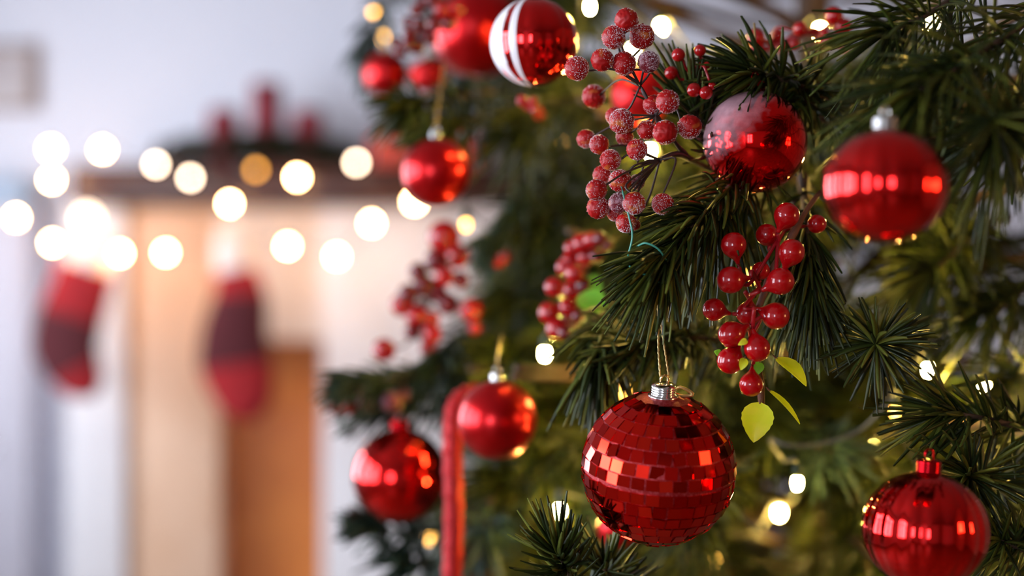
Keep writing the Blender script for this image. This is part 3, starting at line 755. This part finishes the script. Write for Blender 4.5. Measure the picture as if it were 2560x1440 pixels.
spray('red_bead_pick', 'pair of tiny red berries deep in the dark branches over the satin bauble', 'berry sprays on the tree', 1.08, [(1246, 650, 20), (1262, 642, 14), (1240, 640, 12)], P(1285, 640, 1.12), {0: GB}, m_redstem, .0008)
spray('red_bud_pick', 'few small red buds below the white striped bauble', 'berry sprays on the tree', .95, [(1305, 252, 14), (1322, 262, 16), (1338, 275, 12), (1332, 252, 10)], P(1360, 290, .99), {0: GB}, m_redstem, .0008)

# ------------------------------------------------------------------ christmas tree
TX, TY = .30, 1.42
tree = empty('christmas_tree', (TX, TY, 0), 'green pine christmas tree full of red baubles and fairy lights', 'tree')
obj('trunk', tube([Vector((TX, TY, z)) for z in np.linspace(.06, 2.3, 24)], list(np.linspace(.032, .010, 24)), 10), m_bark, tree)
for k in range(3):
    an = 2.1 * k + .4
    obj('stand_foot', tube(smoothpath([Vector((TX, TY, .16)), Vector((TX + .12 * math.cos(an), TY + .12 * math.sin(an), .07)), Vector((TX + .3 * math.cos(an), TY + .3 * math.sin(an), .008))], 8), .008, 6), m_bark, tree)

def branch(sprigs, limb, mn=m_needle):
    """sprigs: [(path pts, n, len, width, kwargs)]; limb: path of the woody limb"""
    gs = [tube(smoothpath(limb, 12), list(np.linspace(.0055, .0025, len(smoothpath(limb, 12)))), 6)]
    ch = []
    for pts, n, ln, wd, kw in sprigs:
        sp = smoothpath(pts, 14)
        gs.append(tube(sp, list(np.linspace(.0022, .0010, len(sp))), 5)); ch.append(needles(sp, n, ln, wd, **kw))
    b = obj('branch', join(*gs), m_bark, tree)
    needle_obj('needles', ch, mn, b)
def trunk_pt(p, drop=.10):
    rad = math.hypot(p.x - TX, p.y - TY)
    return Vector((TX, TY, p.z - .12 * rad - .02))
def hero(pix, n, ln, wd=.0014, mn=m_needle, extra=(), **kw):
    pts = [P(*q) for q in pix]
    kw.setdefault('seg', 6)
    root = pts[0]; tp = trunk_pt(root)
    mid = tp.lerp(root, .55) + Vector((0, 0, .02)); lead = root - (pts[1] - root).normalized() * .02
    sp = [(pts, n, ln, wd, kw)]
    for e in extra:
        sp.append(([P(*q) for q in e[0]], e[1], e[2], wd, kw))
    branch(sp, [tp, mid, lead, root], mn)

# branches that the photograph shows clearly
hero([(1930, 395, .80), (1850, 445, .77), (1745, 550, .745), (1675, 628, .735), (1650, 655, .73)], 242, 0.0317, 0.0024, droop=.20, spread=42, curl=.25)
hero([(1900, 420, .80), (1850, 470, .775), (1790, 530, .76), (1740, 570, .752)], 109, 0.0400, 0.0024, droop=.35, spread=60)
hero([(1800, 420, .80), (1770, 340, .78), (1730, 260, .775)], 97, 0.0299, 0.0024, droop=-.05, spread=40)
hero([(2120, 300, .86), (2030, 230, .80), (1930, 190, .775), (1880, 185, .77)], 242, 0.0317, 0.0026, droop=.15, spread=58)
hero([(2120, 380, .86), (2060, 300, .82), (2010, 250, .80), (1960, 260, .79)], 115, 0.0317, 0.0026, droop=.35, spread=62)
hero([(2240, 840, .88), (2215, 850, .80), (2198, 858, .755), (2190, 862, .738)], 132, 0.0282, 0.0024, droop=.12, spread=78, curl=-.05, jit=16, t0=.35)
hero([(2010, 480, .82), (2015, 560, .775), (2025, 650, .76), (2035, 730, .755)], 161, 0.0282, 0.0024, droop=.25, spread=30, curl=.2)
hero([(1990, 560, .82), (1990, 660, .79), (1985, 740, .785)], 74, 0.0317, 0.0024, droop=.3, spread=40)
hero([(1560, 740, .92), (1530, 790, .86), (1508, 850, .82), (1500, 900, .81)], 120, 0.0334, 0.0028, droop=.35, spread=38)
hero([(1930, 880, .92), (1840, 855, .86), (1740, 845, .83), (1650, 850, .815), (1600, 858, .81)], 219, 0.0299, 0.0024, droop=.08, spread=66)
hero([(1480, 1560, .84), (1450, 1500, .78), (1420, 1430, .745), (1395, 1385, .735)], 132, 0.0264, 0.0024, droop=-.1, spread=50)
hero([(1560, 1540, .86), (1540, 1470, .80), (1510, 1420, .775)], 86, 0.0282, 0.0024, droop=0, spread=55)
hero([(2520, 1230, .88), (2480, 1215, .80), (2440, 1195, .755), (2420, 1190, .745)], 173, 0.0317, 0.0024, droop=.1, spread=72, jit=16)
hero([(2600, 1080, .80), (2520, 1060, .77), (2430, 1040, .755), (2360, 1030, .75)], 132, 0.0317, 0.0024, droop=.12, spread=50)
hero([(2640, 1400, .80), (2570, 1380, .76), (2500, 1350, .745)], 115, 0.0317, 0.0024, droop=.15, spread=60)
hero([(2700, -60, .80), (2560, 60, .70), (2420, 150, .66), (2290, 230, .645)], 242, 0.0420, 0.0020, droop=.22, spread=48)
hero([(2700, 120, .80), (2600, 230, .70), (2520, 310, .66), (2480, 350, .65)], 149, 0.0400, 0.0020, droop=.25, spread=56)
hero([(2560, -180, .85), (2450, -60, .76), (2330, 30, .72), (2220, 80, .70)], 149, 0.0420, 0.0020, droop=.2, spread=48)
hero([(2620, 420, .80), (2540, 330, .70), (2500, 300, .65), (2480, 300, .62)], 80, 0.0317, 0.0020, droop=.1, spread=74, jit=16)
hero([(2700, 640, .98), (2600, 700, .96), (2520, 760, .94), (2450, 790, .93)], 138, 0.0440, 0.0029, droop=.2, spread=52)
hero([(2700, 900, .98), (2600, 920, .94), (2520, 950, .92)], 74, 0.0400, 0.0028, droop=.2, spread=58)
hero([(2480, 560, 1.0), (2400, 620, .94), (2330, 680, .92)], 115, 0.0460, 0.0028, droop=.2, spread=48)
hero([(1290, 215, 1.2), (1170, 240, 1.08), (1060, 255, 1.04), (1020, 260, 1.03)], 126, 0.0282, 0.0029, m_needle, droop=.25, spread=52)
hero([(1260, 880, 1.25), (1130, 920, 1.12), (1000, 945, 1.07), (900, 955, 1.05)], 149, 0.0299, 0.0029, m_needleb, droop=.25, spread=38)
hero([(1290, 950, 1.25), (1150, 985, 1.13), (1040, 1005, 1.09), (960, 1005, 1.08)], 170, .036, .0026, m_needleb, droop=.25, spread=42)
hero([(1400, 285, 1.3), (1270, 280, 1.15), (1160, 300, 1.09), (1110, 310, 1.08)], 190, .036, .0026, droop=.25, spread=48)
hero([(1180, 800, 1.25), (1140, 860, 1.14), (1090, 905, 1.10)], 68, 0.0400, 0.0033, m_needleb, droop=.4, spread=40)
hero([(1160, 1330, 1.25), (1060, 1330, 1.12), (980, 1325, 1.08), (930, 1310, 1.07)], 109, 0.0299, 0.0032, m_needleb, droop=.25, spread=46)
hero([(1200, 1460, 1.25), (1090, 1420, 1.12), (1010, 1400, 1.08)], 97, 0.0317, 0.0032, m_needleb, droop=.25, spread=50)
hero([(1330, 1290, 1.25), (1270, 1290, 1.1), (1225, 1310, 1.04), (1205, 1330, 1.03)], 97, 0.0317, 0.0032, m_needleb, droop=.3, spread=56)
hero([(1420, 310, 1.3), (1350, 420, 1.16), (1280, 520, 1.10), (1235, 590, 1.07)], 109, 0.0334, 0.0033, m_needleb, droop=.2, spread=22)
hero([(1010, -60, 1.45), (950, 20, 1.36), (925, 90, 1.33), (925, 150, 1.33)], 91, 0.0317, 0.0033, m_needleb, droop=.2, spread=44)

for q in ([(1500, 640, 1.35), (1400, 680, 1.22), (1310, 720, 1.16), (1270, 740, 1.15)], [(1480, 800, 1.30), (1380, 850, 1.18), (1290, 880, 1.13), (1250, 890, 1.12)],
          [(1500, 1000, 1.30), (1400, 1010, 1.17), (1330, 1020, 1.12)], [(1480, 1180, 1.30), (1390, 1190, 1.16), (1310, 1200, 1.10), (1270, 1210, 1.09)],
          [(1560, 470, 1.32), (1460, 500, 1.20), (1380, 540, 1.14), (1330, 560, 1.13)], [(1640, 620, 1.3), (1560, 660, 1.15), (1500, 700, 1.08)],
          [(1600, 1080, 1.3), (1500, 1110, 1.14), (1420, 1120, 1.08)], [(1400, 1380, 1.3), (1300, 1400, 1.16), (1220, 1420, 1.12)],
          [(1500, 230, 1.35), (1420, 240, 1.2), (1340, 300, 1.12), (1300, 330, 1.10)], [(1700, 1000, 1.25), (1700, 1030, 1.1), (1740, 1060, 1.02)],
          [(2200, 1180, 1.3), (2180, 1240, 1.15), (2160, 1330, 1.10)]):
    hero(q, 190, .044, .0020, m_needle, droop=.25, spread=55, seg=4, extra=[([q[0], (q[1][0] + 60, q[1][1] + 70, q[1][2] + .03), (q[2][0] + 50, q[2][1] + 120, q[2][2] + .04)], 150, .044),
          ([q[0], (q[1][0] + 40, q[1][1] - 70, q[1][2] + .05), (q[2][0] + 60, q[2][1] - 120, q[2][2] + .06)], 150, .044)])
hero([(2420, 640, 1.2), (2330, 680, 1.08), (2250, 720, 1.02)], 170, .044, .0022, droop=.2, spread=52, seg=4)
hero([(2560, 600, 1.2), (2440, 640, 1.1), (2360, 620, 1.05)], 170, .044, .0022, droop=.2, spread=52, seg=4)
# inner branches of the tree
LEFT_EDGE = [(-300, 930), (0, 960), (250, 1010), (330, 1100), (430, 1260), (560, 1240), (640, 1190), (800, 1150), (900, 1060), (960, 1010), (1050, 1080), (1150, 1090), (1300, 1010), (1440, 1020), (1800, 1020)]
BLOCK += [(1475, 18, 30, .95), (1653, 68, 36, 1.16), (2050, 78, 34, 1.15), (2460, 962, 26, .98), (2320, 925, 26, .94), (1993, 1208, 40, .93), (1948, 1282, 44, 1.28), (1400, 1277, 30, 1.0), (1362, 885, 30, 1.03), (1600, 866, 20, 1.0), (2060, 1110, 30, .93), (2150, 1075, 30, .93)]
HOLES = [(1735, 70, 70, .4), (1985, 40, 100, .4), (2120, 60, 60, .4), (2510, 490, 80, .4), (2490, 820, 90, .4), (2230, 660, 60, .3), (1430, 420, 50, .3), (1240, 420, 60, .3), (2520, 110, 50, .3)]
def ok(pts, rad):
    for p in pts:
        if p.y < .80: return False
        x, y = proj(p); rp = rad / p.y * F
        le = np.interp(y, [q[0] for q in LEFT_EDGE], [q[1] for q in LEFT_EDGE])
        if x - rp * .75 < le: return False
        for bx_, by_, br_, bd_ in BLOCK:
            if p.y < bd_ + .03 and (x - bx_) ** 2 + (y - by_) ** 2 < (br_ + rp * .9) ** 2: return False
        for hx, hy, hr, _ in HOLES:
            if (x - hx) ** 2 + (y - hy) ** 2 < (hr + rp * .8) ** 2: return False
    return True
count = 0; tries = 0
while count < 230 and tries < 9000:
    tries += 1
    d = float(rng.uniform(.90, 1.85)); px = float(rng.uniform(960, 2760)); py = float(rng.uniform(-180, 1640))
    E = P(px, py, d); out = Vector((E.x - TX, E.y - TY, 0))
    rad = out.length
    if rad < .10 or rad > .62: continue
    out.normalize()
    tp = trunk_pt(E); mid = tp.lerp(E, .6) + Vector((0, 0, .015))
    main_dir = (out + Vector((0, 0, float(rng.normal(-.05, .22))))).normalized()
    sprigs = []; R_ = .034
    for j in range(4):
        if j == 0: base = tp.lerp(E, .8); dirv = main_dir
        else:
            q = float(rng.uniform(.5, .9)); base = tp.lerp(mid, q * 1.2) if q < .6 else mid.lerp(E, (q - .6) / .4)
            sdv = Vector((-out.y, out.x, 0)) * (1 if j % 2 else -1)
            dirv = (out * .7 + sdv * float(rng.uniform(.4, .9)) + Vector((0, 0, float(rng.normal(0, .3))))).normalized()
        ln = float(rng.uniform(.09, .15)); p1 = base + dirv * ln * .5 + Vector((0, 0, .004)); p2 = base + dirv * ln + Vector((0, 0, -.012))
        if ok([base, p1, p2], R_):
            sprigs.append(([base, p1, p2], int(rng.integers(120, 170)), float(rng.uniform(.034, .044)), .0017, dict(seg=3, droop=float(rng.uniform(.05, .3)), spread=float(rng.uniform(42, 60)))))
    if not sprigs: continue
    limb = [tp, mid, mid.lerp(E, .8)] if ok([mid.lerp(E, .8), mid], .004) else [tp, tp.lerp(mid, .5), Vector(sprigs[0][0][0])]
    branch(sprigs, limb, m_needleb if rng.random() < .2 else m_needle); count += 1
print('inner branches', count, 'tries', tries)

# teal wire curled round the branch tip
tw_ = empty('wire_tie', P(1640, 650, .725), 'thin teal wire curled round the drooping branch tip', 'wire')
obj('wire', tube(smoothpath([P(1553, 466, .722), P(1572, 540, .722), P(1581, 590, .72), P(1570, 640, .722)], 18), .0005, 5), m_teal, tw_)
obj('wire', tube(smoothpath([P(1566, 655, .722), P(1590, 680, .72), P(1625, 690, .72), P(1648, 706, .724)], 18), .0006, 5), m_teal, tw_)
obj('wire', tube(smoothpath([P(1592, 616, .722), P(1615, 608, .718), P(1645, 622, .718), P(1665, 650, .722)], 18), .0005, 5), m_teal, tw_)

# ------------------------------------------------------------------ fairy lights in the tree
bulb_t = lathe([(.0005, -.0042), (.0018, -.0038), (.0027, -.0020), (.003, 0), (.0027, .0025), (.0022, .0042), (.0005, .0046)], 14)
bw = mesh('fairy_bulb', *bulb_t, True, m_bulb); ba = mesh('fairy_bulb_amber', *bulb_t, True, m_bulbamber)
so = mesh('fairy_socket', *lathe([(.0024, .0036), (.003, .0042), (.003, .012), (.0015, .013)], 10), True, m_socket)
FL = [(935, 28, 1.50, 'a'), (962, 95, 1.55, 'a'), (1475, 18, .95, 'w'), (1653, 68, 1.16, 'w'), (1582, 128, 1.10, 'w'), (2050, 78, 1.15, 'w'), (2330, 60, 1.25, 'w'),
      (2460, 962, .98, 'w'), (2320, 925, .94, 'w'), (2238, 1030, .93, 'a'), (1993, 1208, .93, 'w'), (1948, 1282, 1.28, 'w'), (1640, 1420, 1.1, 'a'), (1400, 1277, 1.0, 'w'),
      (1075, 1345, 1.35, 'a'), (1362, 885, 1.03, 'w'), (1600, 866, 1.0, 'w'), (1625, 378, .98, 'w'), (1410, 350, 1.3, 'd'), (1165, 562, 1.2, 'a'), (2180, 1120, 1.15, 'w'), (2240, 1240, 1.12, 'w'), (1890, 330, .98, 'w'), (1880, 690, .99, 'a'), (1560, 980, 1.05, 'a'), (1790, 1400, 1.1, 'a'), (2230, 480, .90, 'w'), (2330, 1290, .95, 'w')]  # several later bulbs added deep behind ornaments to cast warm glow on needles
ft = empty('fairy_light_string', P(1993, 1190, .93), 'string of tiny warm fairy lights wound through the tree', 'string lights')
order = [(q[0], q[1], q[2]) for q in FL]; wpts = []
for i, (x, y, d, t) in enumerate(FL):
    p = P(x, y, d); b = put('bulb', bw if t == 'w' else ba, ft, p, rq() if False else None)
    s = bpy.data.objects.new('socket', so); COL.objects.link(s); s.parent = b; WL[s] = p
    wpts.append(p + Vector((0, .002, .013)))
    if (x, y) == (2238, 1030): wpts += [P(2150, 1075, .93), P(2040, 1112, .93), P(1965, 1112, .93), P(1925, 1100, .94), P(1960, 1150, .95)]
    elif i < len(FL) - 1:
        x2, y2, d2_, _ = FL[i + 1]; q = P(x2, y2, d2_); mdl = (p + q) / 2
        away = Vector((TX - mdl.x, TY - mdl.y, 0)) * .25
        wpts.append(mdl + away + Vector((0, 0, -.01)))
sp = smoothpath(wpts, 10 * (len(wpts) - 1))
obj('cable', tube(sp, .0011, 5), m_cable, ft)
